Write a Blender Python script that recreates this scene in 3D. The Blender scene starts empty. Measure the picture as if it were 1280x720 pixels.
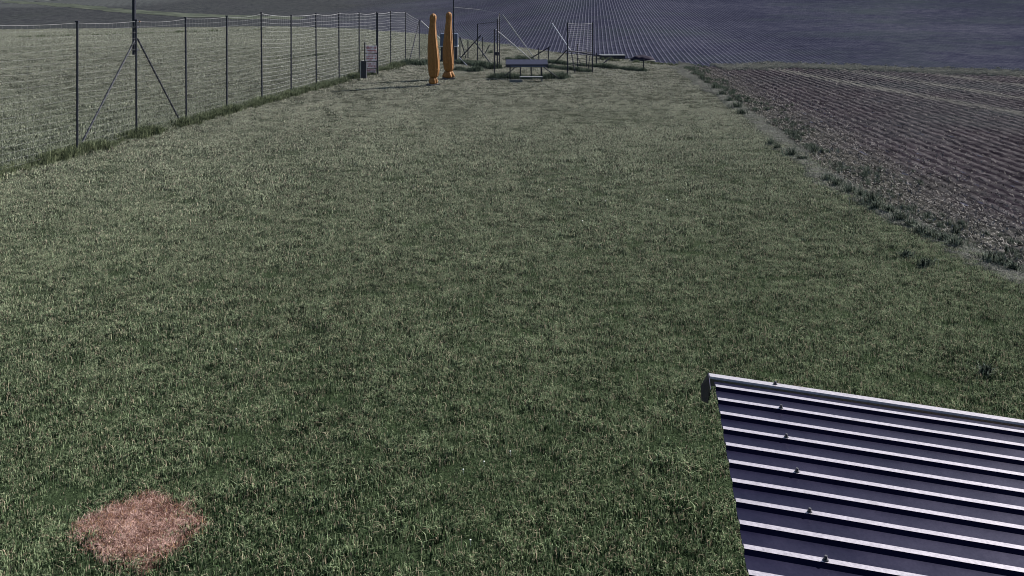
import bpy, bmesh, math, random
import numpy as np
from mathutils import Vector, Matrix, noise as mnoise
R = math.radians
random.seed(7); rng = np.random.default_rng(7)
sc = bpy.context.scene
C = sc.collection

# ------------------------------------------------------------------ camera, sky, sun
H = 3.5; F = 1160.0                     # camera height (m), focal length in photo pixels
cd = bpy.data.cameras.new('camera'); cam = bpy.data.objects.new('camera', cd); C.objects.link(cam)
cam.location = (0, 0, H); cam.rotation_euler = (R(90), 0, 0)
cd.sensor_width = 36; cd.lens = 36 * F / 1280; cd.shift_y = -370 / 1280
cd.clip_start = 0.1; cd.clip_end = 3000
sc.camera = cam
SUN_AZ, SUN_EL = 58, 34                 # degrees right of the view direction, above the horizon
w = bpy.data.worlds.new('World'); sc.world = w; w.use_nodes = True
nt = w.node_tree; bg = nt.nodes['Background']
sky = nt.nodes.new('ShaderNodeTexSky'); sky.sky_type = 'NISHITA'; sky.sun_disc = False
sky.sun_elevation = R(SUN_EL); sky.sun_rotation = R(SUN_AZ)
nt.links.new(sky.outputs[0], bg.inputs[0]); bg.inputs[1].default_value = 0.05; sc.cycles.pixel_filter_type = 'BLACKMAN_HARRIS'; sc.cycles.filter_width = 1.0
sl = bpy.data.lights.new('sun', 'SUN'); sun = bpy.data.objects.new('sun', sl); C.objects.link(sun)
sl.energy = 5.0; sl.angle = R(0.5); sl.color = (1.0, 0.95, 0.88)
sd = Vector((math.sin(R(SUN_AZ)) * math.cos(R(SUN_EL)), math.cos(R(SUN_AZ)) * math.cos(R(SUN_EL)), math.sin(R(SUN_EL))))
sun.rotation_euler = sd.to_track_quat('Z', 'Y').to_euler(); sun.location = (20, 10, 20)
sc.view_settings.view_transform = 'Standard'; sc.view_settings.look = 'None'
sc.view_settings.exposure = 1.15; sc.view_settings.gamma = 1
sc.cycles.max_bounces = 5; sc.cycles.diffuse_bounces = 2; sc.cycles.glossy_bounces = 2

# ------------------------------------------------------------------ helpers
def P(px, py, z=0.0):                    # ground point seen at a photo pixel
    Y = (H - z) * F / (py + 10); return Vector(((px - 640) / F * Y, Y, z))
def hgt(py_top, Y):                      # height of something at depth Y whose top is at row py_top
    return H - (py_top + 10) / F * Y
def tag(o, label=None, cat=None, group=None, kind=None):
    if label: o['label'] = label
    if cat: o['category'] = cat
    if group: o['group'] = group
    if kind: o['kind'] = kind
    return o
def thing(name, loc, label, cat, group=None, rz=0):
    o = bpy.data.objects.new(name, None); C.objects.link(o); o.empty_display_size = .2
    o.location = loc; o.rotation_euler = (0, 0, rz); return tag(o, label, cat, group)
def obj(name, bm, m, parent=None, smooth=False, world=True):
    me = bpy.data.meshes.new(name); bm.to_mesh(me); bm.free(); me.materials.append(m)
    if smooth:
        for p in me.polygons: p.use_smooth = True
    o = bpy.data.objects.new(name, me); C.objects.link(o)
    if parent:
        o.parent = parent
        if world: o.matrix_parent_inverse = (Matrix.Translation(parent.location) @ parent.rotation_euler.to_matrix().to_4x4()).inverted()
    return o
def tube(bm, a, b, r, n=8, r2=None):
    a = Vector(a); b = Vector(b); d = (b - a); L = d.length
    if L < 1e-5: return
    q = d.to_track_quat('Z', 'Y').to_matrix().to_4x4()
    bmesh.ops.create_cone(bm, cap_ends=True, segments=n, radius1=r, radius2=r if r2 is None else r2, depth=L,
                          matrix=Matrix.Translation((a + b) / 2) @ q)
def wire(bm, pts, r, n=3):
    for a, b in zip(pts[:-1], pts[1:]): tube(bm, a, b, r, n)
def box(bm, c, s, rot=None, bev=0):
    m = Matrix.Translation(c) @ (rot.to_4x4() if rot else Matrix.Identity(4)) @ Matrix.Diagonal((*s, 1))
    g = bmesh.ops.create_cube(bm, size=1, matrix=m)
    if bev:
        es = list({e for v in g['verts'] for e in v.link_edges})
        bmesh.ops.bevel(bm, geom=es, offset=bev, segments=2, affect='EDGES')
def lathe(bm, prof, n=32, lobes=0, amp=0.0, c=(0, 0, 0), tw=0.0):
    rings = []
    for i, (r, z) in enumerate(prof):
        ring = []
        for k in range(n):
            a = 2 * math.pi * k / n
            rr = r * (1 + amp * math.cos(lobes * a + tw * z) + amp * .5 * math.sin(3 * a + z * 2.1)) if lobes else r
            ring.append(bm.verts.new((c[0] + rr * math.cos(a), c[1] + rr * math.sin(a), c[2] + z)))
        rings.append(ring)
    for A, B in zip(rings[:-1], rings[1:]):
        for k in range(n): bm.faces.new((A[k], A[(k + 1) % n], B[(k + 1) % n], B[k]))
    bm.faces.new(rings[-1]); bm.faces.new(list(reversed(rings[0])))

# ------------------------------------------------------------------ materials
def mat(name, col=(.5, .5, .5), rough=.6, metal=0, spec=.5):
    m = bpy.data.materials.new(name); m.use_nodes = True
    b = m.node_tree.nodes['Principled BSDF']
    b.inputs['Base Color'].default_value = (*col, 1); b.inputs['Roughness'].default_value = rough
    b.inputs['Metallic'].default_value = metal; b.inputs['Specular IOR Level'].default_value = spec
    return m
class N:                                  # small node-building helper
    def __init__(s, m): s.t = m.node_tree; s.b = s.t.nodes['Principled BSDF']
    def new(s, k, **kw):
        n = s.t.nodes.new(k)
        for a, v in kw.items(): setattr(n, a, v)
        return n
    def link(s, a, b): s.t.links.new(a, b)
    def pos(s):
        return s.new('ShaderNodeNewGeometry').outputs['Position']
    def noise(s, scale, detail=3, vec=None, rough=.6, stretch=None):
        vec = vec or s.pos()
        if stretch:
            mp = s.new('ShaderNodeMapping'); s.link(vec, mp.inputs[0]); mp.inputs['Scale'].default_value = stretch[0]
            mp.inputs['Rotation'].default_value = (0, 0, stretch[1]); vec = mp.outputs[0]
        n = s.new('ShaderNodeTexNoise'); n.inputs['Scale'].default_value = scale; n.inputs['Detail'].default_value = detail
        n.inputs['Roughness'].default_value = rough; s.link(vec, n.inputs['Vector']); return n.outputs['Fac']
    def ramp(s, f, stops):
        r = s.new('ShaderNodeValToRGB'); s.link(f, r.inputs[0]); e = r.color_ramp.elements
        while len(e) < len(stops): e.new(.5)
        for q, (p, c) in zip(e, stops): q.position = p; q.color = (*c, 1) if len(c) == 3 else c
        return r.outputs[0]
    def math(s, op, a, b=None, c=None, clamp=False):
        n = s.new('ShaderNodeMath', operation=op, use_clamp=clamp)
        for i, v in enumerate((a, b, c)):
            if v is None: continue
            if isinstance(v, (int, float)): n.inputs[i].default_value = v
            else: s.link(v, n.inputs[i])
        return n.outputs[0]
    def mix(s, f, a, b, mode='MIX'):
        n = s.new('ShaderNodeMix', data_type='RGBA', blend_type=mode)
        for i, v in ((0, f), (6, a), (7, b)):
            if isinstance(v, (int, float)): n.inputs[i].default_value = v
            elif isinstance(v, tuple): n.inputs[i].default_value = (*v, 1)
            else: s.link(v, n.inputs[i])
        return n.outputs[2]
    def bump(s, h, dist, strength=1):
        n = s.new('ShaderNodeBump'); n.inputs['Distance'].default_value = dist; n.inputs['Strength'].default_value = strength
        s.link(h, n.inputs['Height']); s.link(n.outputs[0], s.b.inputs['Normal'])
    def col(s, c): s.link(c, s.b.inputs['Base Color'])
    def maprange(s, f, a, b, lo=0, hi=1):
        n = s.new('ShaderNodeMapRange'); s.link(f, n.inputs[0])
        for i, v in enumerate((a, b, lo, hi)): n.inputs[i + 1].default_value = v
        return n.outputs[0]

def noisy(name, c1, c2, scale, rough=.6, metal=0, bump=0, spec=.5):
    m = mat(name, c1, rough, metal, spec); n = N(m); f = n.noise(scale, 4)
    n.col(n.ramp(f, [(.35, c1), (.65, c2)]))
    if bump: n.bump(f, bump)
    return m

def grass_material(name, dark, mid, pale, tint=None):
    m = mat(name, mid, .7, 0, 0); n = N(m)
    at = n.new('ShaderNodeAttribute', attribute_name='shade')     # random per blade
    big = n.math('ADD', n.math('MULTIPLY', n.noise(.2, 4), .5), n.math('MULTIPLY', n.noise(.9, 4, stretch=((1, .12, 1), R(-24))), .5)); med = n.noise(1.7, 3); fine = n.math('ADD', n.math('MULTIPLY', n.noise(7, 2), .5), n.math('MULTIPLY', n.noise(22, 2), .5))
    f = n.math('ADD', n.math('MULTIPLY', at.outputs['Fac'], .55), n.math('MULTIPLY', big, .34))
    f = n.math('ADD', f, n.math('MULTIPLY', med, .22)); f = n.math('ADD', f, n.math('MULTIPLY', fine, 1.0))
    f = n.math('ADD', n.math('MULTIPLY', n.math('SUBTRACT', f, 1.035), 2.3), .5, clamp=True)
    c = n.ramp(f, [(.22, dark), (.50, mid), (.82, pale)])
    if tint:                                                       # straw coloured blades mixed in
        c = n.mix(n.maprange(at.outputs['Fac'], .86, .93), c, tint)
    # the colour blends to a second tone with distance, paler on the lawn
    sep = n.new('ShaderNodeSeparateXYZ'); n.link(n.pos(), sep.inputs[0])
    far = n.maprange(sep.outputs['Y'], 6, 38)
    c = n.mix(n.math('MULTIPLY', far, .8), c, n.mix(f, tuple(q * .25 for q in FAR_TONE), tuple(q * 1.8 for q in FAR_TONE)))
    n.col(c)
    t = n.new('ShaderNodeBsdfTranslucent'); n.link(c, t.inputs[0])
    mx = n.new('ShaderNodeMixShader'); mx.inputs[0].default_value = .15
    n.link(n.b.outputs[0], mx.inputs[1]); n.link(t.outputs[0], mx.inputs[2])
    n.link(mx.outputs[0], m.node_tree.nodes['Material Output'].inputs[0])
    return m
FAR_TONE = (.345, .335, .295)
M = {}
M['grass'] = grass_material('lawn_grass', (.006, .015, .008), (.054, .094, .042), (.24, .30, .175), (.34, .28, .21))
FAR_TONE = (.085, .10, .07)
M['long'] = grass_material('long_grass', (.008, .016, .008), (.05, .072, .036), (.26, .29, .17))
FAR_TONE = (.07, .09, .07)
M['tussock'] = grass_material('tussock_grass', (.008, .013, .012), (.045, .060, .050), (.20, .225, .185))
FAR_TONE = (.28, .17, .16)
M['pink'] = grass_material('bleached_grass', (.16, .085, .07), (.42, .27, .235), (.62, .45, .40), (.45, .28, .14))

m = mat('lawn_soil', rough=.95, spec=.0); n = N(m)
a = n.noise(.25, 5, stretch=((1, .4, 1), R(14))); b = n.noise(3, 5, rough=.7); c = n.noise(22, 4)
f = n.math('ADD', n.math('MULTIPLY', a, .4), n.math('ADD', n.math('MULTIPLY', b, .35), n.math('MULTIPLY', c, .35)))
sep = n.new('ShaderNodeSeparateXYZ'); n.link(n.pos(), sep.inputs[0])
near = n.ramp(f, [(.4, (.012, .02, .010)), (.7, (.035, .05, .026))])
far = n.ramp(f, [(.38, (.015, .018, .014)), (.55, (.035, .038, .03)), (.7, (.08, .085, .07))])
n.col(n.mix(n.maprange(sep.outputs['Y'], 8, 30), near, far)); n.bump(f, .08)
M['lawn'] = m

def soil_material(name, c1, c2, c3, row_dir, spacing, rowcol, row_amt, ulim=None, bump=.05):
    m = mat(name, rough=.95, spec=0); n = N(m)
    sep = n.new('ShaderNodeSeparateXYZ'); n.link(n.pos(), sep.inputs[0])
    wob = n.noise(.05, 1)
    u = n.math('ADD', n.math('SUBTRACT', sep.outputs['X'], n.math('MULTIPLY', sep.outputs['Y'], row_dir)), n.math('MULTIPLY', wob, .2))
    s = n.math('SINE', n.math('MULTIPLY', u, 2 * math.pi / spacing))
    row = n.maprange(s, .15, .95)
    brk = n.maprange(n.noise(2.2, 4), .35, .6, .35, 1)
    row = n.math('MULTIPLY', row, brk)
    if ulim:
        row = n.math('MULTIPLY', row, n.maprange(n.math('ADD', u, n.math('MULTIPLY', n.noise(.2, 2), 6)), ulim[0], ulim[1], 1, .12))
    big = n.noise(.05, 5); fine = n.math('ADD', n.math('MULTIPLY', n.noise(7, 6, rough=.8), .5), n.math('MULTIPLY', n.noise(1.3, 4, rough=.7), .5))
    f = n.math('ADD', n.math('MULTIPLY', big, .35), n.math('MULTIPLY', fine, .7))
    c = n.ramp(f, [(.40, c1), (.52, c2), (.66, c3)])
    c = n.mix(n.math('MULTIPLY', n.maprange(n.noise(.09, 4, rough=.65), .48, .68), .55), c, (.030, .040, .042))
    c = n.mix(n.math('MULTIPLY', row, row_amt), c, rowcol)
    if ulim:                                            # contour-drilled rows curving over the far left slope
        dx_ = n.math('ADD', sep.outputs['X'], 79.0); dy_ = n.math('MULTIPLY', n.math('SUBTRACT', sep.outputs['Y'], 141.0), .22)
        rr_ = n.math('SQRT', n.math('ADD', n.math('MULTIPLY', dx_, dx_), n.math('MULTIPLY', dy_, dy_)))
        arc = n.math('MULTIPLY', n.maprange(n.math('SINE', n.math('MULTIPLY', rr_, 2 * math.pi / 1.05)), .2, .9), n.math('MULTIPLY', n.maprange(sep.outputs['Y'], 128, 134), n.maprange(sep.outputs['X'], -50, -58)))
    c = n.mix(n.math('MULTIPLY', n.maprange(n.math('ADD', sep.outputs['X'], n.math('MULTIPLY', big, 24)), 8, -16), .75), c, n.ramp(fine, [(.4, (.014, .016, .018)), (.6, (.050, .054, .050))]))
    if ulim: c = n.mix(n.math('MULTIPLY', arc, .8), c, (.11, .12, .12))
    n.col(c); n.bump(n.math('ADD', n.math('MULTIPLY', row, .6), fine), bump)
    return m, n, c, sep
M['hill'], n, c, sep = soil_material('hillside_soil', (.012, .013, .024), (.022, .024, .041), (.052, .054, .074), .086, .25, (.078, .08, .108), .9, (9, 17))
M['near_soil'], n, c, sep = soil_material('ploughed_soil', (.009, .008, .011), (.017, .0145, .019), (.046, .040, .046), .03, .30, (.082, .076, .082), .8)
m2 = M['near_soil']; ux = n.math('SUBTRACT', sep.outputs['X'], n.math('MULTIPLY', sep.outputs['Y'], -.18))
xr_ = n.math('ADD', n.math('MULTIPLY', sep.outputs['Y'], .055), 5.3)                    # the lawn border, roughly
margin = n.maprange(n.math('ADD', n.math('SUBTRACT', sep.outputs['X'], xr_), n.math('MULTIPLY', n.noise(.5, 3), 2.2)), 1.5, 3.2, 1, 0)
c = n.mix(n.math('MULTIPLY', margin, .75), c, n.ramp(n.noise(7, 5, rough=.75), [(.38, (.018, .019, .016)), (.55, (.05, .052, .044)), (.7, (.12, .115, .105))]))
trk = n.math('SUBTRACT', n.math('ADD', n.math('SINE', n.math('ADD', n.math('MULTIPLY', ux, 2 * math.pi / 2.9), 3.1)), n.math('MULTIPLY', n.noise(.8, 5, rough=.7, stretch=((1, .25, 1), .15)), 1.8)), 1.25)
trk = n.math('MULTIPLY', n.maprange(trk, .1, .75), n.maprange(ux, 16.5, 19.5))
c = n.mix(n.math('MULTIPLY', trk, .5), c, (.12, .12, .11)); n.col(c)
M['post'] = noisy('painted_post_steel', (.008, .010, .022), (.018, .022, .035), 30, .55, .2, 0, .3)
M['galv'] = noisy('galvanised_tube', (.22, .23, .27), (.36, .37, .41), 25, .38, .7)
M['wire'] = noisy('fence_wire', (.17, .175, .19), (.26, .265, .28), 40, .7, 0)
M['straw2'] = noisy('dry_grass', (.11, .115, .10), (.25, .25, .22), 5, .9)
M['orange'] = noisy('orange_canvas', (.19, .080, .018), (.27, .120, .028), 14, .75, 0, .006)
M['black'] = noisy('dark_plastic', (.01, .012, .022), (.02, .022, .035), 12, .5)
M['base'] = noisy('parasol_base', (.04, .04, .045), (.07, .07, .08), 20, .7)
M['blue'] = noisy('blue_grey_paint', (.055, .075, .13), (.085, .105, .17), 6, .5)
M['navy'] = noisy('navy_paint', (.006, .007, .024), (.014, .015, .040), 9, .5)
M['tarp'] = noisy('dark_tarpaulin', (.008, .006, .016), (.02, .016, .032), 5, .9, 0, 0, .1)
M['white'] = noisy('white_paint', (.55, .56, .6), (.7, .7, .74), 12, .5)
M['greywood'] = noisy('weathered_wood', (.06, .07, .085), (.12, .13, .14), 20, .8, 0, .003)
M['wood'] = noisy('shed_timber', (.12, .08, .05), (.2, .14, .09), 9, .8, 0, .003)
M['red'] = noisy('red_lettering', (.32, .05, .06), (.42, .10, .11), 30, .6)
m = mat('notice_board', rough=.5); n = N(m)
n.col(n.ramp(n.noise(9, 3), [(.38, (.55, .34, .36)), (.5, (.75, .58, .6)), (.62, (.85, .8, .82))])); M['board'] = m

# ------------------------------------------------------------------ terrain
edge = [(-400, 110), (-47.7, 86.4), (-23.6, 94.4), (-15.2, 88.3), (-7.3, 76.6), (2.76, 53.4), (7.2, 46.1), (8.4, 44.2), (15.2, 43.6), (22, 39.8), (60, 30), (400, -40)]
ex = [e[0] for e in edge]; ey = [e[1] for e in edge]
def edge_y(x): return np.interp(x, ex, ey)
def slope(x): return np.interp(x, [-60, -24, -10, 3, 14, 60], [.036, .034, .045, .072, .066, .06])
def hill(x, y):
    d = np.maximum(0, y - edge_y(x)); s = slope(x)
    D = np.minimum(d, 170.0)
    return s * (D * D / (D + 9.0)) - .0 * d
xs = np.concatenate([np.linspace(-700, -80, 20)[:-1], np.arange(-80, 70, .9), np.linspace(70, 700, 20)])
ys = np.concatenate([np.linspace(-60, 6, 8)[:-1], np.arange(6, 130, .8), np.linspace(130, 260, 40)[1:], np.linspace(260, 1100, 14)[1:]])
X, Y = np.meshgrid(xs, ys); Z = hill(X, Y)
def lump(X, Y, s, seed):
    r = np.random.default_rng(seed); o = np.zeros_like(X)
    for k in range(10):
        a = r.uniform(0, 2 * math.pi); fq = s * r.uniform(.5, 1.6)
        o += np.sin((X * math.cos(a) + Y * math.sin(a)) * fq + r.uniform(0, 6.3))
    return o / 10
Z = Z + lump(X, Y, .12, 3) * np.clip((Y - edge_y(X)) / 30, 0, 1) * .5
def grid_mesh(name, X, Y, Z, m, kind='structure'):
    ny, nx = X.shape; me = bpy.data.meshes.new(name)
    co = np.stack([X, Y, Z], -1).reshape(-1, 3)
    i = np.arange(ny * nx).reshape(ny, nx)
    fa = np.stack([i[:-1, :-1], i[:-1, 1:], i[1:, 1:], i[1:, :-1]], -1).reshape(-1, 4)
    me.vertices.add(len(co)); me.vertices.foreach_set('co', co.ravel())
    me.loops.add(fa.size); me.loops.foreach_set('vertex_index', fa.ravel())
    me.polygons.add(len(fa)); me.polygons.foreach_set('loop_start', np.arange(0, fa.size, 4)); me.polygons.foreach_set('loop_total', np.full(len(fa), 4))
    me.polygons.foreach_set('use_smooth', np.ones(len(fa), bool)); me.update(); me.validate()
    me.materials.append(m); o = bpy.data.objects.new(name, me); C.objects.link(o); o['kind'] = kind; return o
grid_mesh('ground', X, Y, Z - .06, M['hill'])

# lawn sheet
rb = [(5.2, -20), (5.6, 5), (6.3, 11.4), (6.05, 14), (5.96, 17.3), (6.35, 21), (6.85, 26.2), (7.3, 34), (7.7, 42.7), (8.3, 44.6)]
def rbx(y): return np.interp(y, [b[1] for b in rb], [b[0] for b in rb])
def jag(t, s=1.0): return s * (mnoise.noise((t * .9, 3.1, 0)) * .5 + mnoise.noise((t * 4, 7.7, 0)) * .25 + mnoise.noise((t * 13, 1.7, 0)) * .12)
pts = []
for y in np.arange(-20, 44.6, .12): pts.append((float(rbx(y)) + jag(y, .45), y))
for x in np.arange(8.2, -160, -.25): pts.append((x, float(edge_y(x)) + jag(x, .9)))
pts += [(-160, -20)]
bm = bmesh.new(); bm.faces.new([bm.verts.new((x, y, 0)) for x, y in pts]); bmesh.ops.triangulate(bm, faces=bm.faces[:])
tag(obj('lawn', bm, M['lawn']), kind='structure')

# near ploughed strip, real furrows
xs = np.arange(5.0, 42, .055); ys = np.arange(6, 46, .12); X, Y = np.meshgrid(xs, ys)
u = X - .03 * Y + .04 * lump(X, Y, .3, 5)
tr = np.clip((X - rbx(Y) - .3) / 1.2, 0, 1) * np.clip((edge_y(X) + 1.5 - Y) / 2, 0, 1)
Z = -.03 + tr * .022 * np.sin(u * 2 * math.pi / .30)
ng = rng.normal(size=X.shape); ng = (ng + np.roll(ng, 1, 0) + np.roll(ng, 1, 1) + np.roll(ng, (1, 1), (0, 1))) / 2
Z += ng * .007 * (.4 + tr) + .004 * lump(X, Y, 6, 9)
Z = np.where(Y > edge_y(X), hill(X, Y) - .09 - .02 * (Y - edge_y(X)), Z)
Z = np.where(X < rbx(Y) - .1, -.05, Z)
grid_mesh('ploughed_field', X, Y, Z, M['near_soil'])

# ------------------------------------------------------------------ grass (points + geometry nodes)
def tuft_mesh(name, nb, rad, hmin, hmax, wid, lean, mt, seed):
    r = np.random.default_rng(seed); V = []; Fc = []; S = []
    for k in range(nb):
        a = r.uniform(0, 6.283); q = rad * abs(r.normal()) * .6; x, y = q * math.cos(a), q * math.sin(a)
        h = r.uniform(hmin, hmax); d = r.uniform(0, 6.283); L = h * abs(r.normal()) * lean; wd = wid * r.uniform(.6, 1.3)
        o = r.uniform(0, 6.283); ox, oy = wd * math.cos(o) / 2, wd * math.sin(o) / 2
        i = len(V); mx, my = x + L * .35 * math.cos(d), y + L * .35 * math.sin(d)
        V += [(x - ox, y - oy, -.03), (x + ox, y + oy, -.03), (mx + ox * .8, my + oy * .8, h * .6), (mx - ox * .8, my - oy * .8, h * .6),
              (x + L * math.cos(d), y + L * math.sin(d), h * (1 - .15 * min(1.5, L / h)))]
        Fc += [(i, i + 1, i + 2, i + 3), (i + 3, i + 2, i + 4)]; S += [r.uniform()] * 5
    me = bpy.data.meshes.new(name); me.from_pydata(V, [], Fc); me.materials.append(mt)
    at = me.attributes.new('shade', 'FLOAT', 'POINT'); at.data.foreach_set('value', np.array(S, dtype=np.float32))
    return me
def scatter(name, pts, scl, meshes, label, cat='grass', seed=1):
    pts = np.asarray(pts, float); r = np.random.default_rng(seed); nP = len(pts)
    src = bpy.data.collections.new(name + '_source')
    for i, me in enumerate(meshes):
        o = bpy.data.objects.new(f'{name}_tuft', me); src.objects.link(o)
    me = bpy.data.meshes.new(name); me.vertices.add(nP); me.vertices.foreach_set('co', pts.ravel())
    for nm, ty, v in (('scl', 'FLOAT', scl), ('rot', 'FLOAT', r.uniform(0, 6.283, nP)), ('pick', 'INT', r.integers(0, len(meshes), nP))):
        at = me.attributes.new(nm, ty, 'POINT'); at.data.foreach_set('value', np.asarray(v, dtype=np.float32 if ty == 'FLOAT' else np.int32))
    o = bpy.data.objects.new(name, me); C.objects.link(o); tag(o, label, cat, kind='stuff')
    g = bpy.data.node_groups.new(name, 'GeometryNodeTree')
    g.interface.new_socket('Geometry', in_out='INPUT', socket_type='NodeSocketGeometry')
    g.interface.new_socket('Geometry', in_out='OUTPUT', socket_type='NodeSocketGeometry')
    gi = g.nodes.new('NodeGroupInput'); go = g.nodes.new('NodeGroupOutput')
    ip = g.nodes.new('GeometryNodeInstanceOnPoints'); ci = g.nodes.new('GeometryNodeCollectionInfo')
    ci.inputs[0].default_value = src; ci.inputs['Separate Children'].default_value = True; ci.inputs['Reset Children'].default_value = True
    mp = g.nodes.new('GeometryNodeMeshToPoints')
    def attr(nm, ty):
        q = g.nodes.new('GeometryNodeInputNamedAttribute'); q.data_type = ty; q.inputs[0].default_value = nm; return q.outputs[0]
    cx = g.nodes.new('ShaderNodeCombineXYZ'); g.links.new(attr('rot', 'FLOAT'), cx.inputs[2])
    g.links.new(gi.outputs[0], mp.inputs[0]); g.links.new(mp.outputs[0], ip.inputs['Points'])
    g.links.new(ci.outputs[0], ip.inputs['Instance']); ip.inputs['Pick Instance'].default_value = True
    g.links.new(attr('pick', 'INT'), ip.inputs['Instance Index']); g.links.new(cx.outputs[0], ip.inputs['Rotation'])
    g.links.new(attr('scl', 'FLOAT'), ip.inputs['Scale']); g.links.new(ip.outputs[0], go.inputs[0])
    md = o.modifiers.new('grass', 'NODES'); md.node_group = g
    return o
def nz(x, y, s, k=0): return mnoise.noise((x * s, y * s, k))

# bleached square patch
pc = [P(186, 613), P(260, 655), P(176, 728), P(88, 661)]
def in_patch(x, y, grow=0):
    c = sum(pc, Vector()) / 4
    for a, b in zip(pc, pc[1:] + pc[:1]):
        e = b - a; nn = Vector((e.y, -e.x, 0)).normalized()
        if nn.dot(c - a) < 0: nn = -nn
        if nn.dot(Vector((x, y, 0)) - a) < -grow + .05 * nz(x, y, 9) * .5 + max(0, (Vector((x, y, 0)) - c).length - .34) * .14 : return False
    return True
near_t = [tuft_mesh('near_tuft', 210, .14, .008, .026, .0034, 1.3, M['grass'], 10 + i) for i in range(8)]
mid_t = [tuft_mesh('mid_tuft', 130, .22, .010, .030, .007, 1.3, M['grass'], 30 + i) for i in range(6)]
far_t = [tuft_mesh('far_tuft', 90, .5, .010, .030, .018, 1.2, M['grass'], 50 + i) for i in range(6)]
fa_, fb_ = P(95, 192), P(424, 100)
def fence_x(y): return fa_.x + (fb_.x - fa_.x) * (y - fa_.y) / (fb_.y - fa_.y)
MA = []; MS = []; MA2 = []; MS2 = []
def field(y0, y1, dens, fade0=0, fade1=0):
    A = []; S = []; A2 = []; S2 = []
    # sample uniformly over the visible wedge (with margin)
    n_try = 0; y = rng.uniform
    area_w = lambda yy: (640 / F * yy * 1.12 + .8)
    tot = int(sum(2 * area_w(q) for q in np.linspace(y0, y1, 50)) / 50 * (y1 - y0) * dens)
    wmax = 2 * area_w(y1)
    xs_ = rng.uniform(-wmax / 2, wmax / 2, tot * 3); ys_ = rng.uniform(y0, y1, tot * 3)
    k = 0
    for x, yy in zip(xs_, ys_):
        if abs(x) > area_w(yy): continue
        if k >= tot * 1.0: break
        k += 1
        if x > rbx(yy) + jag(yy, .45) - .03 or yy > edge_y(x) - .2: continue
        if fade0 and rng.uniform() > (yy - y0) / fade0: continue
        if fade1 and rng.uniform() > (y1 - yy) / fade1: continue
        if in_patch(x, yy, -.09 * rng.uniform() - .01): continue
        gs = 6 if yy < 15 else (3.6 if yy < 32 else 2.2)
        if nz(x, yy, gs, 9) < (-.36 if yy < 15 else -.30): continue
        hs = 1.0 if yy < 12 else (1.0 - .55 * min(1, (yy - 12) / 22))          # hummocks of the turf, about a hand wide
        hump = nz(x, yy, 7.5 * hs, 3) + .5 * nz(x, yy, 15 * hs, 6)
        t = nz(x, yy, 2.3) * .25 + nz(x, yy, .6, 5) * .2 + hump * 1.15
        zz = max(0.0, .006 + hump * .024); low = 1 - .45 * min(1, max(0, (yy - 22) / 10))
        if x < fence_x(yy): A2.append((x, yy, zz)); S2.append(max(.6, 1.0 + .9 * t) * low)
        else: A.append((x, yy, zz)); S.append(max(.45, 1.0 + .85 * t) * low)
    return A, S, A2, S2
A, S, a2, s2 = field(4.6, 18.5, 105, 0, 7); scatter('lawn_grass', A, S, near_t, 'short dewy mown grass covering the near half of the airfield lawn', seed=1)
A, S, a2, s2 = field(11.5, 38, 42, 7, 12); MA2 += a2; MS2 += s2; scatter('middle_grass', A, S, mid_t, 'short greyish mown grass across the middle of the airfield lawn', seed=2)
A, S, a2, s2 = field(26, 60, 15, 12, 0); MA += a2; MS += s2; scatter('distant_grass', A, S, far_t, 'pale mown grass at the far end of the airfield lawn', seed=3)
FAR_TONE = (.215, .22, .185)
M['meadow'] = grass_material('meadow_grass_blades', (.005, .011, .006), (.05, .075, .042), (.24, .28, .19))
meadow_t = [tuft_mesh('meadow_tuft', 80, .55, .015, .045, .02, 1.0, M['meadow'], 60 + i) for i in range(6)]
near_meadow_t = [tuft_mesh('near_meadow_tuft', 100, .24, .014, .05, .008, 1.1, M['meadow'], 90 + i) for i in range(6)]
scatter('near_meadow_grass', MA2, MS2, near_meadow_t, 'dark green short meadow grass just beyond the near part of the left fence', seed=6)
A = MA; S = MS
while len(A) < 18000:
    y = 60 + 36 * rng.uniform(); x = rng.uniform(-.62, .15) * y
    if y > edge_y(x) - .2: continue
    t = nz(x, y, .6) * .6 + nz(x, y, 2.3, 3) * .4; A.append((x, y, 0)); S.append(max(.8, 1.3 + .9 * t))
scatter('meadow_grass', A, S, meadow_t, 'short meadow grass beyond the long left fence', seed=5)
pt = [tuft_mesh('patch_tuft', 110, .09, .015, .05, .004, .9, M['pink'], 80 + i) for i in range(5)]
A = []
cc = sum(pc, Vector()) / 4
while len(A) < 620:
    x, y = cc.x + rng.uniform(-.7, .7), cc.y + rng.uniform(-.7, .7)
    if in_patch(x, y, -.04 + .03 * rng.normal()): A.append((x, y, 0))
scatter('bleached_grass', A, rng.uniform(.6, 1.1, len(A)), pt, 'pinkish orange square of bleached grass in the lower left of the lawn', seed=4)
bm = bmesh.new(); bm.faces.new([bm.verts.new((cc + (p - cc) * .93) * 1) for p in reversed(pc)])
for v in bm.verts: v.co.z = .004
M['patchsoil'] = noisy('patch_soil', (.13, .07, .055), (.24, .13, .10), 14, .9)
tag(obj('bare_patch', bm, M['patchsoil']), kind='structure')

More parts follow.
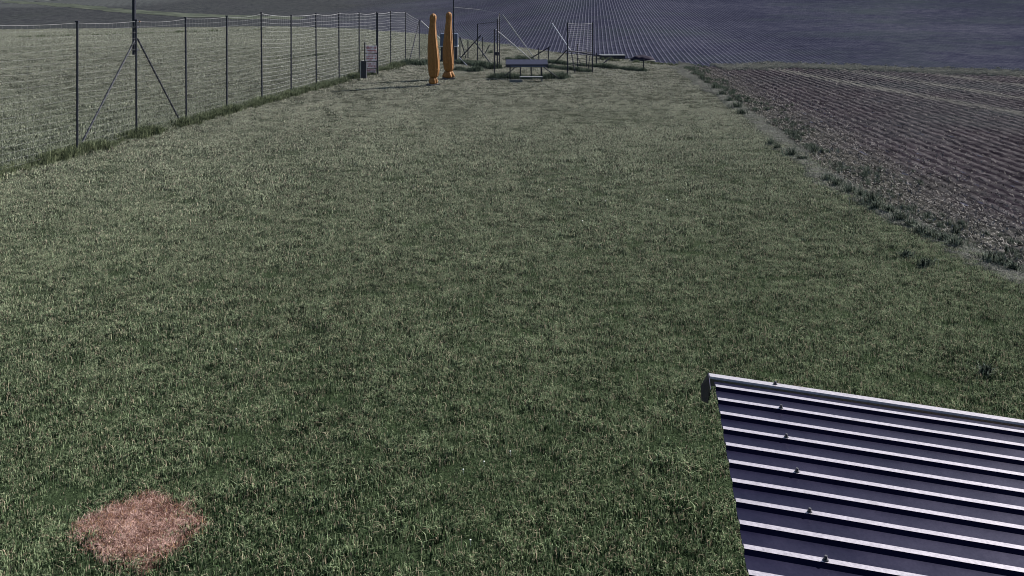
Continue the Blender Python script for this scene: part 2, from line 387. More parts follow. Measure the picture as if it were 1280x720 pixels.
# ------------------------------------------------------------------ long wire fence on the left
px_list = [(-5, 30), (96.5, 27), (170.5, 25), (233, 22), (283.5, 20), (327.5, 16), (364, 19), (395.5, 17), (424, 16), (449, 16), (470.5, 15), (488.5, 14), (507, 15), (524, 25)]
def line_y(px): return 192 - .277 * (px - 95)
fb = [(P(px, line_y(px)), ty) for px, ty in px_list]
d = (fb[1][0] - fb[3][0]).normalized()
fb = [(fb[0][0] + d * 2.6 * k, None) for k in (3, 2, 1)] + fb
posts = [(b, (hgt(t, b.y) if t is not None else 2.95)) for b, t in fb]
fence = thing('wire_fence', posts[4][0], 'long wire netting fence on thin dark posts running along the left of the lawn', 'fence')
for b, h in posts:
    bm = bmesh.new(); lx = random.uniform(-.02, .02); tube(bm, b - Vector((0, 0, .1)), b + Vector((lx, lx, h)), .026, 8); box(bm, b + Vector((lx, lx, h)), (.07, .07, .03))
    obj('post', bm, M['post'], fence)
def net(parent, a, ha, b, hb, rows, cols, r, name='netting', z0=.1, mt='wire', sag=.04, toponly=0):
    bm = bmesh.new()
    for k in range(rows + 1):
        f = k / rows; za = z0 + (ha - .03 - z0) * f; zb = z0 + (hb - .03 - z0) * f
        s = sag * random.uniform(.3, 1.4) * (1 if k == rows else .6); nseg = 6; pp = []
        for q in range(nseg + 1):
            t = q / nseg; p = a.lerp(b, t); pp.append(Vector((p.x, p.y, za + (zb - za) * t - s * 4 * t * (1 - t))))
        wire(bm, pp, r * (2 if k == rows else 1))
    for k in range(1, cols):
        t = k / cols; p = a.lerp(b, t); s = sag * 4 * t * (1 - t)
        tube(bm, (p.x, p.y, z0 - s * .4), (p.x, p.y, (ha + (hb - ha) * t) - .03 - s * .7), r * .7, 3)
    return obj(name, bm, M[mt], parent)
for (a, ha), (b, hb) in zip(posts[:-1], posts[1:]):
    net(fence, a, ha, b, hb, 20, 14, .0010 if a.y < 28 else .0022)
# diagonal braces at the mast and at the far corner
def brace(parent, a, b, r, mt='post'):
    bm = bmesh.new(); tube(bm, a, b, r, 8); obj('brace', bm, M[mt], parent)
mb = P(170.5, 170); my = mb.y
top = Vector((mb.x, my, hgt(46, my)))
brace(fence, top, P(97, 189), .022); brace(fence, top + Vector((.03, 0, -.05)), P(226, 153), .022)
c0 = posts[-1][0]
def at(px, py, Y): return Vector(((px - 640) / F * Y, Y, hgt(py, Y)))
brace(fence, at(524, 27, c0.y), at(511, 79, c0.y - 1), .03); brace(fence, at(526, 26, c0.y), at(556, 54, c0.y + 1.6), .022, 'galv')

# camera-side mast, clamped to the third fence post
mast = thing('mast', mb, 'tall dark mast clamped to a braced post of the left fence', 'mast')
bm = bmesh.new(); o_ = Vector((-.035, -.06, 0)); tube(bm, Vector((mb.x, my, hgt(68, my))) + o_, Vector((mb.x, my, 4.6)) + o_, .044, 10); obj('pole', bm, M['post'], mast)
for q in (34, 62):
    bm = bmesh.new(); box(bm, Vector((mb.x, my, hgt(q, my))) + o_ * .5, (.12, .15, .05), bev=.006); obj('clamp', bm, M['black'], mast)
bm = bmesh.new(); bmesh.ops.create_uvsphere(bm, u_segments=10, v_segments=8, radius=.018, matrix=Matrix.Translation(at(174.5, 27, my - .08))); obj('end_cap', bm, M['orange'], mast)

# ------------------------------------------------------------------ parasols
def parasol(px, py, ptop, label, tilt=0, skirt=0, seed=0):
    b = P(px, py); Hh = hgt(ptop, b.y)
    t = thing('closed_parasol', b, label, 'parasol', 'closed orange parasols', 0)
    s = Hh / 2.7
    bm = bmesh.new(); box(bm, b + Vector((0, 0, .035)), (.40, .40, .07), Matrix.Rotation(.5, 3, 'Z'), .015); tube(bm, b + Vector((0, 0, .07)), b + Vector((0, 0, .2)), .04, 12); obj('base', bm, M['base'], t)
    bm = bmesh.new(); tube(bm, b + Vector((0, 0, .06)), b + Vector((0, 0, Hh - .1)), .022, 10); obj('pole', bm, M['greywood'], t)
    prof = [(.10, .30), (.155, .34), (.18, .42), (.205, .6), (.215, .85), (.205, 1.15), (.182, 1.5), (.155, 1.85), (.128, 2.15), (.112, 2.35), (.118, 2.45), (.122, 2.54), (.108, 2.61), (.07, 2.66), (.02, 2.69)]
    P2 = []
    for i in range(len(prof) - 1):
        for q in range(3):
            f = q / 3; P2.append((prof[i][0] * (1 - f) + prof[i + 1][0] * f, prof[i][1] * (1 - f) + prof[i + 1][1] * f))
    P2.append(prof[-1])
    bm = bmesh.new(); lathe(bm, [(r, z * s) for r, z in P2], 96, 11, .06, b, 1.1 + seed); o = obj('canopy', bm, M['orange'], t, True)
    for v in o.data.vertices:
        z = v.co.z; v.co.x += .02 * math.sin(z * 2.3 + seed) + tilt * z; v.co.y += .015 * math.sin(z * 3.1 + seed)
    bm = bmesh.new(); lathe(bm, [(.11 + .05 * skirt, .31 * s), (.135 + .05 * skirt, .22 * s), (.15 + .08 * skirt, .12 * s), (.12 + .06 * skirt, .07 * s)][::-1], 48, 6, .16, b, 2); obj('skirt', bm, M['orange'], t, True)
    for z in (.62, 1.5):
        bm = bmesh.new(); rr = np.interp(z, [.6, 1.5], [.222, .197]); bmesh.ops.create_cone(bm, cap_ends=False, segments=32, radius1=rr, radius2=rr, depth=.03, matrix=Matrix.Translation(b + Vector((.02 * math.sin(z * s * 2.3 + seed) + tilt * z * s, 0, z * s)))); obj('strap', bm, M['orange'], t)
    return t
parasol(541.5, 107, 16.5, 'nearer of the two closed orange parasols, standing in front at the left', 0, 0, .3)
parasol(560.5, 99, 14.5, 'farther closed orange parasol, slightly behind with a wider ruffled foot', 0, 1, 1.7)

# ------------------------------------------------------------------ notice board, bin
sb = P(465, 93)
t = thing('notice_board', sb, 'pinkish white notice board with faded red writing on dark posts at the fence', 'sign')
Y0 = sb.y
for px, yt, yb in ((456, 53, 94), (472, 16, 94)):
    bm = bmesh.new(); tube(bm, at(px, yb + 1, Y0), at(px, yt, Y0), .028, 8); obj('post', bm, M['post'], t)
rows_ = [(57, 66), (67.2, 76.2), (77.4, 85), (86, 91)]
for i, (ya, yb) in enumerate(rows_):
    a = at(457.5, yb, Y0 - .05); b = at(471 - (.3 * i), ya, Y0 - .05)
    bm = bmesh.new(); box(bm, (a + b) / 2, (b.x - a.x, .02, b.z - a.z), bev=.004); pn = obj('panel', bm, M['board'], t)
    bm = bmesh.new()
    for q in range(2 if i < 3 else 1):                 # lines of faded lettering, too worn to read
        zz = b.z - (b.z - a.z) * (.32 + .36 * q); x = a.x + .03
        while x < b.x - .05:
            wd = random.uniform(.015, .05)
            box(bm, (x + wd / 2, Y0 - .0635, zz + random.uniform(-.006, .006)), (wd, .004, random.uniform(.03, .055))); x += wd + random.uniform(.012, .03)
    obj('lettering', bm, M['red'], pn)
for q_ in (66.6, 76.8, 85.5):
    bm = bmesh.new(); tube(bm, at(456.5, q_, Y0 - .075), at(472, q_, Y0 - .075), .014, 6); obj('rail', bm, M['post'], t)
bb = P(455, 98)
t = thing('waste_bin', bb, 'dark narrow waste bin on the long grass beside the notice board', 'bin')
hb_ = hgt(77, bb.y)
bm = bmesh.new(); box(bm, bb + Vector((0, 0, hb_ / 2)), (.21, .2, hb_), bev=.012); obj('body', bm, M['black'], t)
bm = bmesh.new(); box(bm, bb + Vector((0, 0, hb_ + .015)), (.24, .23, .03), bev=.008); obj('lid', bm, M['black'], t)
bm = bmesh.new(); box(bm, bb + Vector((-.125, -.02, hb_ / 2)), (.03, .12, hb_ * .96)); obj('side_rail', bm, M['galv'], t)

# ------------------------------------------------------------------ cabinet and tall pole behind the parasols
cb = P(561, 76)
t = thing('cabinet', cb, 'blue grey cabinet on a dark stand between and behind the orange parasols', 'cabinet')
Yc = cb.y; z1 = hgt(58.5, Yc); z2 = hgt(43, Yc)
xl = at(550, 60, Yc).x; xr = at(572, 60, Yc).x; xm = (xl + xr) / 2
bm = bmesh.new(); box(bm, (xm, Yc + .3, z1 / 2 - .02), (xr - xl - .06, .5, z1), bev=.01); obj('stand', bm, M['black'], t)
bm = bmesh.new(); box(bm, (xm, Yc + .3, z1 + .02), (xr - xl + .04, .6, .04)); obj('shelf', bm, M['white'], t)
bm = bmesh.new(); box(bm, (xm, Yc + .3, (z1 + z2) / 2 + .03), (xr - xl, .5, z2 - z1), bev=.02); bo = obj('box', bm, M['blue'], t)
bm = bmesh.new(); box(bm, (xm, Yc + .042, (z1 + z2) / 2 + .03), ((xr - xl) * .88, .02, (z2 - z1) * .84), bev=.004); dr = obj('door', bm, M['blue'], t)
bm = bmesh.new(); box(bm, (xm + .3, Yc + .02, (z1 + z2) / 2 + .03), (.03, .03, .14)); obj('handle', bm, M['black'], dr)
pb = P(567, 80)
t = thing('antenna_pole', pb, 'tall thin dark pole behind the farther orange parasol, rising out of the frame', 'pole')
bm = bmesh.new(); tube(bm, pb, at(567, -30, pb.y), .04, 10, .03); obj('pole', bm, M['post'], t)
bm = bmesh.new(); tube(bm, at(560.5, -24, pb.y), at(573.5, -24, pb.y), .015, 8); obj('crossbar', bm, M['galv'], t)

# ------------------------------------------------------------------ pilot safety frames at the far end
def frame(name, label, posts_, braces, nets, pr=.028):
    b0 = P(posts_[0][0], posts_[0][1]); t = thing(name, b0, label, 'fence')
    pb_ = []
    for px, yb, yt in posts_:
        b = P(px, yb); pb_.append((b, hgt(yt, b.y))); bm = bmesh.new(); tube(bm, b, (b.x, b.y, hgt(yt, b.y)), pr, 8); obj('post', bm, M['post'], t)
    for (x0, y0, d0), (x1, y1, d1), mt, r in braces: brace(t, at(x0, y0, d0), at(x1, y1, d1), r, mt)
    for i, j in nets: net(t, pb_[i][0], pb_[i][1], pb_[j][0], pb_[j][1], 20, 1, .0014, 'netting', .5, 'wire', .03)
    return t
def yd(py): return 3.5 * F / (py + 10)
frame('safety_fence', 'low-set safety fence of dark posts and crossed braces between the parasols and the work table',
      [(575, 74, 46), (585, 73, 50), (597, 79, 30), (603.5, 71, 46), (618, 94, 36), (621.8, 86, 24), (624.5, 84, 16)],
      [((601, 44, 48), (575, 73, 48), 'post', .03), ((575.5, 47, 48.5), (582.5, 73, 48.5), 'post', .028), ((594, 53, 46), (615, 82, 44.5), 'post', .03), ((576, 30, 50), (594, 53, 47), 'post', .02),
       ((612, 56, 52), (606, 67, 52), 'post', .025), ((574, 72, 46), (584, 82, 44), 'galv', .025),
       ((567, 9, 45), (600, 12, 46), 'wire', .006), ((600, 12, 46), (624.5, 17, 43), 'wire', .006), ((597, 30, 45.5), (624, 27, 43), 'post', .012), ((620, 37, 42.5), (667, 77, 46), 'galv', .021), ((628, 18, 43), (671, 77, 46.4), 'galv', .021)],
      [(5, 6)])
frame('netting_fence', 'fence with a tall wire netting bay, right of the work table',
      [(673.5, 75, 60), (685.5, 78, 60), (709.5, 97, 28), (722, 85, 55), (733, 84, 62), (740.5, 90, 28), (745.5, 83, 66)],
      [((690, 29, 41), (713, 63, 40), 'galv', .02), ((708, 63, 42), (694, 78, 46), 'post', .028), ((714, 64, 39), (719, 92, 39), 'post', .025), ((719, 64, 41), (728, 84, 42), 'post', .015),
       ((738, 66, 41), (735, 88, 41), 'post', .02), ((688, 58, 46), (655, 78, 46), 'post', .028), ((712, 64, 40.4), (741, 66, 41), 'post', .03)],
      [(2, 5)])
frame('corner_fence', 'last short fence run with one upright and a slanting strut at the far right',
      [(804.5, 88.5, 74)], [((763, 72, 43.6), (748, 84, 43.2), 'post', .03)], [])
bm = bmesh.new(); tube(bm, at(728, 67, 45), at(763, 71, 44), .03, 6); tube(bm, at(763, 71, 44), at(804.5, 75, 41.4), .012, 5)
fr = [o for o in bpy.data.objects if o.name == 'corner_fence'][0]; obj('top_rail', bm, M['post'], fr)
# junction box on the double post
jb = at(620.5, 67, 42.4); t = thing('junction_box', jb, 'small dark box fixed on the double post of the safety fence', 'box')
bm = bmesh.new(); box(bm, jb, (.24, .14, .16), bev=.01); obj('case', bm, M['black'], t); bm = bmesh.new(); box(bm, jb + Vector((0, -.075, 0)), (.2, .01, .12)); obj('cover', bm, M['post'], t)

# low crate and covered heap at the field margin
b = P(766, 74); wdt = 31 / F * b.y; hh = hgt(69.5, b.y)
t = thing('low_crate', b, 'long low dark crate lying at the far field margin right of the netting', 'crate')
bm = bmesh.new(); box(bm, b + Vector((0, .3, hh / 2)), (wdt, .6, hh - .03), bev=.01); obj('side', bm, M['post'], t)
bm = bmesh.new(); box(bm, b + Vector((0, .3, hh + .008)), (wdt + .05, .66, .022), bev=.006); obj('lid', bm, M['greywood'], t)
for q in (-.5, -.17, .17, .5):
    bm = bmesh.new(); box(bm, b + Vector((q * wdt * .9, -.012, hh / 2)), (.05, .03, hh - .06)); obj('batten', bm, M['black'], t)
b = P(804, 76.5); t = thing('covered_heap', b, 'low rounded dark purple covered heap beside the last fence upright', 'heap')
bm = bmesh.new(); bmesh.ops.create_uvsphere(bm, u_segments=32, v_segments=16, radius=1, matrix=Matrix.Translation(b + Vector((0, .3, .04))) @ Matrix.Diagonal((.60, .42, .24, 1)))
for v in bm.verts: v.co.z = max(.0, v.co.z + .05 * mnoise.noise(v.co * 5)); v.co.x += .03 * mnoise.noise(v.co * 4 + Vector((3, 1, 0)))
obj('cover', bm, M['tarp'], t, True)
bm = bmesh.new(); pr = None
ring = [b + Vector((.64 * math.cos(q), .3 + .46 * math.sin(q), .02 + .015 * math.sin(5 * q))) for q in np.linspace(0, 2 * math.pi, 40)]
wire(bm, ring, .018, 6); obj('rim', bm, M['straw2'], t)

# work table and bench
tb = P(660, 99); Yt = tb.y
t = thing('work_table', tb, 'long work table with a tilted navy top on thin dark legs', 'table')
bm = bmesh.new()
zc = hgt(80.5, Yt); box(bm, (at(658.5, 80, Yt).x, Yt + .35, zc + .04), (53 / F * Yt, .62, .05), Matrix.Rotation(R(17), 3, 'X'), .008); top_ = obj('tabletop', bm, M['navy'], t)
bm = bmesh.new(); box(bm, (at(660, 80, Yt).x, Yt + .035, zc - .075), (44 / F * Yt, .02, .035)); obj('edge_strip', bm, M['blue'], top_)
bm = bmesh.new(); box(bm, (at(658.5, 80, Yt).x, Yt + .06, zc - .06), (53 / F * Yt, .03, .12)); obj('apron', bm, M['navy'], t)
for px in (637.5, 650.5, 664, 677):
    bm = bmesh.new(); x = at(px, 90, Yt).x; box(bm, (x, Yt + .08, (zc - .1) / 2), (.045, .045, zc - .1)); obj('leg', bm, M['post'], t)
    if px in (637.5, 677):
        bm = bmesh.new(); box(bm, (x, Yt + .6, (zc + .08) / 2), (.045, .045, zc + .08)); obj('leg', bm, M['post'], t)
brace(t, at(644, 84, Yt + .1), at(631, 95, Yt - .1), .02); brace(t, at(680, 84, Yt + .1), at(697, 97, Yt - .1), .022)
b2 = P(664, 102); Yb = b2.y; zb = hgt(96.5, Yb)
t = thing('bench', b2, 'low weathered grey bench standing directly in front of the work table', 'bench')
bm = bmesh.new(); box(bm, (b2.x, Yb + .12, zb), (29 / F * Yb, .24, .035), bev=.005); obj('seat', bm, M['greywood'], t)
for px in (650.5, 677.5):
    bm = bmesh.new(); box(bm, (at(px, 99, Yb).x, Yb + .12, (zb - .02) / 2), (.05, .2, zb - .02)); obj('leg', bm, M['greywood'], t)
# beam lying under the table
bm = bmesh.new(); bb_ = P(645, 103); box(bm, bb_ + Vector((0, 0, .05)), (.5, .1, .1), bev=.01)
tag(obj('beam', bm, M['greywood']), 'short grey beam lying on the grass left of the bench', 'beam')

# ------------------------------------------------------------------ shed with ribbed metal roof (lower right)
D = 1.8
A_ = Vector((.519 * D, 2.382 * D, H - D)); e_ = Vector((-.115, -.793, 0)).normalized(); r_ = Vector((.736, -.107, -.069)).normalized()
nrm = r_.cross(-e_).normalized()
if nrm.z < 0: nrm = -nrm
def S_(u, v, k=0): return A_ + r_ * u + e_ * v + nrm * k       # u along ribs, v across (towards the camera), k off the sheet
shed = thing('shed', Vector((A_.x + 1.6, A_.y - .9, 0)), 'low shed whose dark ribbed metal roof with pale ribs fills the lower right corner', 'shed')
m = mat('roof_sheet', (.010, .011, .030), .40, .5, .08); n = N(m); g = n.noise(3, 5); g2 = n.noise(60, 3)
n.col(n.ramp(n.math('ADD', n.math('MULTIPLY', g, .6), n.math('MULTIPLY', g2, .4)), [(.35, (.003, .003, .018)), (.65, (.008, .007, .026))]))
n.link(n.maprange(g, .3, .7, .36, .46), n.b.inputs['Roughness']); n.bump(g, .004); M['roof'] = m
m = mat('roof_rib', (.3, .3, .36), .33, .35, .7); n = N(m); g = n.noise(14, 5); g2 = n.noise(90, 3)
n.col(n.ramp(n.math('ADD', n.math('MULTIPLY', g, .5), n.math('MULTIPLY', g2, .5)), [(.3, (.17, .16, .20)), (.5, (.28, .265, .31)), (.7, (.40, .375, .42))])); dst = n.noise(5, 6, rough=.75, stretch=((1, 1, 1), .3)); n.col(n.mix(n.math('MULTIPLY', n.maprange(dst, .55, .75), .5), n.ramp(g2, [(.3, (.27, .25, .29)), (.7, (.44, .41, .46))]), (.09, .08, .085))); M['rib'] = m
pitch = .137; NR = 19; LU = 3.4; off = .075
prof = [(0, 0)]
for k in range(NR):
    v0 = off + k * pitch; prof += [(v0 - .026, 0), (v0 - .0125, .014), (v0 + .0125, .014), (v0 + .024, 0)]
prof.append((off + NR * pitch - .03, 0))
bm = bmesh.new(); nu = 12; rows_v = []
for i in range(nu + 1):
    uu = .0 + LU * i / nu; rows_v.append([bm.verts.new(S_(uu, v, k + .0015 * mnoise.noise((uu * 2, v * 5, 0)))) for v, k in prof])
for A2, B2 in zip(rows_v[:-1], rows_v[1:]):
    for a, b, c_, d_ in zip(A2[:-1], A2[1:], B2[1:], B2[:-1]): bm.faces.new((a, d_, c_, b))
bmesh.ops.recalc_face_normals(bm, faces=bm.faces[:])
roof = obj('roof', bm, M['roof'], shed)
md = roof.modifiers.new('thickness', 'SOLIDIFY'); md.thickness = .002
# crowns of the ribs coloured pale, standing in for sun glints on the metal
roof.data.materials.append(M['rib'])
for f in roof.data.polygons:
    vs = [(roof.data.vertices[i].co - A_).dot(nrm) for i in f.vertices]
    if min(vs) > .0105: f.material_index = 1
# verge flashing along the far side and hanging corner flap
bm = bmesh.new()
fl = [(-.072, -.05), (-.070, .008), (-.018, .014), (-.016, .004)]
A3 = [[bm.verts.new(S_(u, v, k)) for v, k in fl] for u in (-.02, LU + .02)]
for i in range(3): bm.faces.new((A3[0][i], A3[0][i + 1], A3[1][i + 1], A3[1][i]))
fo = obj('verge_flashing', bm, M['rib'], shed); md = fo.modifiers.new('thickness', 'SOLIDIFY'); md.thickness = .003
bm = bmesh.new(); vv = [bm.verts.new(S_(*q)) for q in ((-.022, -.072, .008), (-.022, .0, .012), (-.022, .10, .002), (-.030, .115, -.055), (-.050, .03, -.085), (-.050, -.06, -.055))]
bm.faces.new(vv); fo = obj('corner_flap', bm, M['roof'], shed); md = fo.modifiers.new('thickness', 'SOLIDIFY'); md.thickness = .003
def screw(u, v, k):
    bm = bmesh.new(); q = nrm.to_track_quat('Z', 'Y').to_matrix().to_4x4()
    bmesh.ops.create_cone(bm, cap_ends=True, segments=12, radius1=.010, radius2=.008, depth=.004, matrix=Matrix.Translation(S_(u, v, k + .002)) @ q)
    bmesh.ops.create_cone(bm, cap_ends=True, segments=6, radius1=.006, radius2=.005, depth=.009, matrix=Matrix.Translation(S_(u, v, k + .01)) @ q)
    obj('screw', bm, M['black'], shed)
screw(.28, -.045, .012)
for k in range(1, NR, 2):
    for u in (.26 + .0 * k, 1.9): screw(u + random.uniform(-.01, .01), off + k * pitch, .014)
# walls and posts below the roof
Zr = lambda u, v: S_(u, v)
for (u0, v0, u1, v1) in ((.6, .35, 3.1, .35), (3.1, .35, 3.1, 2.4), (3.1, 2.4, .6, 2.4), (.6, 2.4, .6, .35)):
    a = S_(u0, v0, -.06); b = S_(u1, v1, -.06); bm = bmesh.new(); L = (b - a).length; nb = max(2, int(L / .14))
    for q in range(nb):
        p = a.lerp(b, (q + .5) / nb); dirx = (b - a); ang = math.atan2(dirx.y, dirx.x)
        box(bm, (p.x, p.y, p.z / 2), (L / nb - .006, .02, p.z), Matrix.Rotation(ang, 3, 'Z'))
    obj('wall', bm, M['wood'], shed)

# ------------------------------------------------------------------ long grass along fences, tussocks, straw, flowers
lt = [tuft_mesh('long_tuft', 70, .13, .08, .26, .009, .55, M['long'], 100 + i) for i in range(6)]
def strip(name, p0, p1, width, dens, smin, smax, label, meshes=lt, seed=0, gaps=0):
    L = (p1 - p0).length; dv = (p1 - p0).normalized(); nn = Vector((-dv.y, dv.x, 0)); A = []; S = []
    for k in range(int(L * dens)):
        t = rng.uniform(0, L); q = p0 + dv * t + nn * rng.normal() * width * .45
        g = mnoise.noise((t * .9, seed, 2)); 
        if gaps and g < -.15: continue
        A.append((q.x, q.y, 0)); S.append((smin + (smax - smin) * rng.uniform()) * (1 + .9 * g))
    return scatter(name, A, S, meshes, label, seed=seed)
strip('verge_grass', P(-60, 235), P(509, 79), .34, 46, .4, .95, 'strip of uncut green grass along the foot of the long left fence', seed=11)
strip('track_grass', P(-40, 49), P(330, 37.5), .4, 8, .4, .8, 'faint dark line of taller grass running across the meadow beyond the fence', lt, 19)
strip('track_grass', P(335, 75), P(445, 65), .25, 10, .3, .6, 'faint dark grass line in the meadow near the notice board', lt, 20)
lt2 = [tuft_mesh('dark_tuft', 70, .15, .06, .24, .012, .6, M['tussock'], 140 + i) for i in range(5)]
strip('uncut_grass', P(571, 78), P(623, 86), .25, 40, .7, 1.3, 'dark strip of uncut grass under the safety fence between parasols and table', lt2, 12)
strip('uncut_grass', P(632, 74), P(806, 89), .16, 34, .5, 1.0, 'thin dark line of uncut grass running under the far fence to the right', lt2, 13)
strip('uncut_grass', P(686, 84), P(736, 90), .22, 34, .5, 1.0, 'short dark strip of uncut grass below the netting bay', lt2, 14)
strip('uncut_grass', P(612, 97.5), P(708, 98), .35, 40, .7, 1.2, 'dark green uncut grass around the legs of the work table', lt2, 15)
strip('uncut_grass', P(508, 80), P(536, 81), .5, 60, .9, 1.6, 'dark bushy grass left of the nearer orange parasol at the fence corner', lt2, 16)
strip('uncut_grass', P(572, 87), P(598, 89.5), .3, 46, .7, 1.3, 'small dark clump of uncut grass right of the farther parasol', lt2, 17)
strip('field_margin_grass', P(752, 75), P(846, 82), .3, 18, .3, .7, 'rough grass tufts along the far edge of the lawn by the low crates', lt, 18, 1)
pale = [tuft_mesh('pale_tuft', 80, .12, .01, .05, .006, 1.3, M['straw2'], 170 + i) for i in range(4)]
A = []; S = []
for k in range(7500):
    y = rng.uniform(9, 44.5); w_ = .04 + .16 * max(0, mnoise.noise((y * .5, 4, 4)) + .25)
    A.append((float(rbx(y)) + jag(y, .45) - .1 + rng.normal() * w_, y, 0)); S.append(rng.uniform(.5, 1.2))
scatter('dry_border_grass', A, S, pale, 'thin pale line of dry trimmed grass along the right border of the lawn', seed=21)
A = []; S = []
for k in range(850):
    y = rng.uniform(9, 44.5); x = float(rbx(y)) + .25 + abs(rng.normal()) * (.35 + .4 * mnoise.noise((y * .3, 8, 1)))
    if mnoise.noise((x * .9, y * .9, 3)) < -.1: continue
    A.append((x, y, 0)); S.append(rng.uniform(.2, .5))
scatter('margin_weeds', A, S, lt2, 'patchy low weeds between the lawn border and the ploughed soil', seed=22)
A = []; S = []
for k in range(5200):
    x = rng.uniform(8.2, 30); y = float(edge_y(x)) + rng.normal() * .8 + 1.4 * mnoise.noise((x * .35, 9, 9))
    if mnoise.noise((x * .5, 2, 3)) < -.2: continue
    A.append((x, y, float(hill(np.array(x), np.array(y))) * .9)); S.append(rng.uniform(.5, 1.4))
scatter('rough_margin_grass', A, S, pale, 'pale rough grass line between the near ploughed strip and the hillside', seed=23)
def tussock(px, py, s, label, group=None, seed=0, name='grass_tussock'):
    b = P(px, py); me = tuft_mesh('grass_tussock', int(190), .14 * s, .05 * s, .20 * s, .011, .75, M['tussock'], seed)
    o = bpy.data.objects.new(name, me); C.objects.link(o); o.location = b; return tag(o, label, 'grass tussock', group)
TS = [(868, 93, .9), (878, 99, 1.2), (884, 104, .9), (893, 111, 1.4), (903, 119, 1.1), (913, 127, 1.1), (921, 135, 1.4), (927, 143, 1.1), (964, 181, 1.0), (972, 186, .7), (991, 195, 1.2), (1003, 200, .7),
      (1036, 226, .9), (1046, 232, .9), (1060, 241, 1.25), (1076, 246, .8), (1090, 254, 1.5), (1096, 262, .9), (1112, 266, .9), (1125, 276, 1.1), (1138, 283, .7), (1152, 292, .9), (1166, 297, .8), (1180, 301, .8), (1196, 308, 1.0), (1238, 328, .9), (1252, 331, .8), (1268, 338, .7), (1157, 333, .7), (1132, 322, .6)]
for i, (x, y, s) in enumerate(TS):
    tussock(x, y, s, 'dark green grass tussock on the border between the lawn and the ploughed soil', 'tussocks along the border of the lawn', 200 + i)
for i, (x, y, s_) in enumerate(((512, 80, 2.0), (521, 80.5, 2.3), (531, 80.5, 1.9))):
    tussock(x, y, s_, 'large dark grass tussock at the fence corner left of the orange parasols', 'dark tussocks at the fence corner', 320 + i)
tussock(290, 137, 1.3, 'dark tussock in the left fence strip by the fifth fence post', None, 300)
tussock(648, 73.5, 1.6, 'dark tussock behind the work table', None, 301); tussock(613, 67, 1.6, 'dark tussock behind the double post', None, 302)
tussock(1235, 469, .55, 'small dark weed alone on the lawn above the metal roof', None, 303)

# dry stalks and clods on the soil margin
M['straw'] = noisy('dry_straw', (.05, .045, .045), (.17, .155, .145), 3, .8)
V = []; Fc = []; k = 0
while k < 26000:
    y = 9 + 33 * rng.uniform() ** 1.3; dx = abs(rng.normal()) * 1.3 if rng.uniform() < .6 else rng.uniform(0, 14)
    x = float(rbx(y)) + .15 + dx
    if y > edge_y(x): k += 1; continue
    if x / y > .62: k += 1; continue
    z = .0 + rng.uniform(0, .03); L = rng.uniform(.007, .022); a = rng.uniform(0, 6.28); wd = rng.uniform(.003, .009); tz = rng.normal() * .02
    c, s = math.cos(a) * L, math.sin(a) * L; i = len(V)
    V += [(x - c - s * wd / L, y - s + c * wd / L, z), (x - c + s * wd / L, y - s - c * wd / L, z), (x + c + s * wd / L, y + s - c * wd / L, z + tz + .01), (x + c - s * wd / L, y + s + c * wd / L, z + tz + .012)]
    Fc.append((i, i + 1, i + 2, i + 3)); k += 1
me = bpy.data.meshes.new('dry_straw'); me.from_pydata(V, [], Fc); me.materials.append(M['straw'])
o = bpy.data.objects.new('dry_straw', me); C.objects.link(o); tag(o, 'pale dry stalks scattered over the margin of the ploughed soil', 'straw', kind='stuff')

M['petal'] = noisy('daisy_petal', (.7, .7, .68), (.85, .85, .83), 60, .6)
for px, py in ((295, 441), (686, 240), (757, 254), (834, 252), (728, 279), (638, 570), (579, 593), (588, 682), (605, 583)):
    b = P(px, py); bm = bmesh.new(); tube(bm, b, b + Vector((0, 0, .035)), .0012, 5)
    bmesh.ops.create_uvsphere(bm, u_segments=10, v_segments=6, radius=.006 if py > 300 else .012, matrix=Matrix.Translation(b + Vector((0, 0, .037))) @ Matrix.Diagonal((1, 1, .6, 1)))
    tag(obj('daisy', bm, M['petal']), 'tiny white daisy head standing above the mown lawn', 'flower', 'white daisies dotted over the lawn')

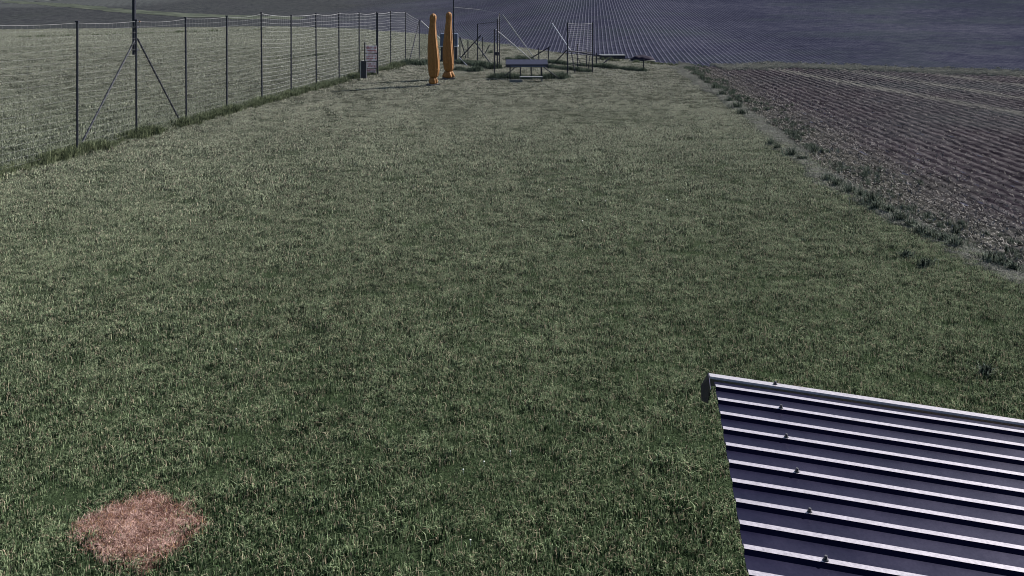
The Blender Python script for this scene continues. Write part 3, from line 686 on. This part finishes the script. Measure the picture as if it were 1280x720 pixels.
# pale grass path across the left hillside, laid on the slope
def on_hill(px, py):
    for Yq in np.arange(60, 400, .4):
        x = (px - 640) / F * Yq
        if float(H - (py + 10) / F * Yq) <= float(hill(np.array(x), np.array(Yq))): return x, Yq
    return x, 400
bm = bmesh.new(); prev = None; pl = [on_hill(px, py) for px, py in ((-60, -3), (20, 2.5), (100, 9.5), (172, 16), (232, 20), (300, 22), (380, 22.5))]
tt = np.linspace(0, len(pl) - 1, 160)
for t_ in tt:
    x = float(np.interp(t_, range(len(pl)), [p[0] for p in pl])); yy = float(np.interp(t_, range(len(pl)), [p[1] for p in pl])); row = []
    for q in (-1, 0, 1):
        y2 = yy + q * (2.6 + 1.6 * mnoise.noise((x * .3, q, 0))); row.append(bm.verts.new((x, y2, float(hill(np.array(x), np.array(y2))) + .5 * float(lump(np.array([x]), np.array([y2]), .12, 3)[0]) * min(1, max(0, (y2 - float(edge_y(x))) / 30)) - .035)))
    if prev:
        for k in range(2): bm.faces.new((prev[k], prev[k + 1], row[k + 1], row[k]))
    prev = row
M['path'] = noisy('grass_path', (.035, .042, .036), (.075, .085, .07), .5, .95, 0, 0, 0)
tag(obj('grass_path', bm, M['path'], None, True), kind='structure')
# distant dark wood seen at the very top of the frame
M['wood_leaf'] = noisy('wood_foliage', (.012, .016, .03), (.03, .036, .05), .8, .9)
V = []; Fc = []
for k in range(9000):
    px = rng.uniform(270, 500); Yw = 178 + rng.uniform(0, 10); x = (px - 640) / F * Yw
    zg = float(hill(np.array(x), np.array(Yw))); z = zg + rng.uniform(0, 1) ** .7 * (3.5 + 1.5 * mnoise.noise((x * .4, 0, 0)))
    n_ = Vector(rng.normal(size=3)).normalized(); a = n_.orthogonal().normalized() * .28; b = n_.cross(a).normalized() * .28; c = Vector((x, Yw, z)); i = len(V)
    V += [c + a, c + b, c - a, c - b]; Fc.append((i, i + 1, i + 2, i + 3))
me = bpy.data.meshes.new('distant_wood'); me.from_pydata([tuple(v) for v in V], [], Fc); me.materials.append(M['wood_leaf'])
o = bpy.data.objects.new('distant_wood', me); C.objects.link(o); tag(o, 'dark edge of a distant wood along the top of the hill', 'wood', kind='stuff')
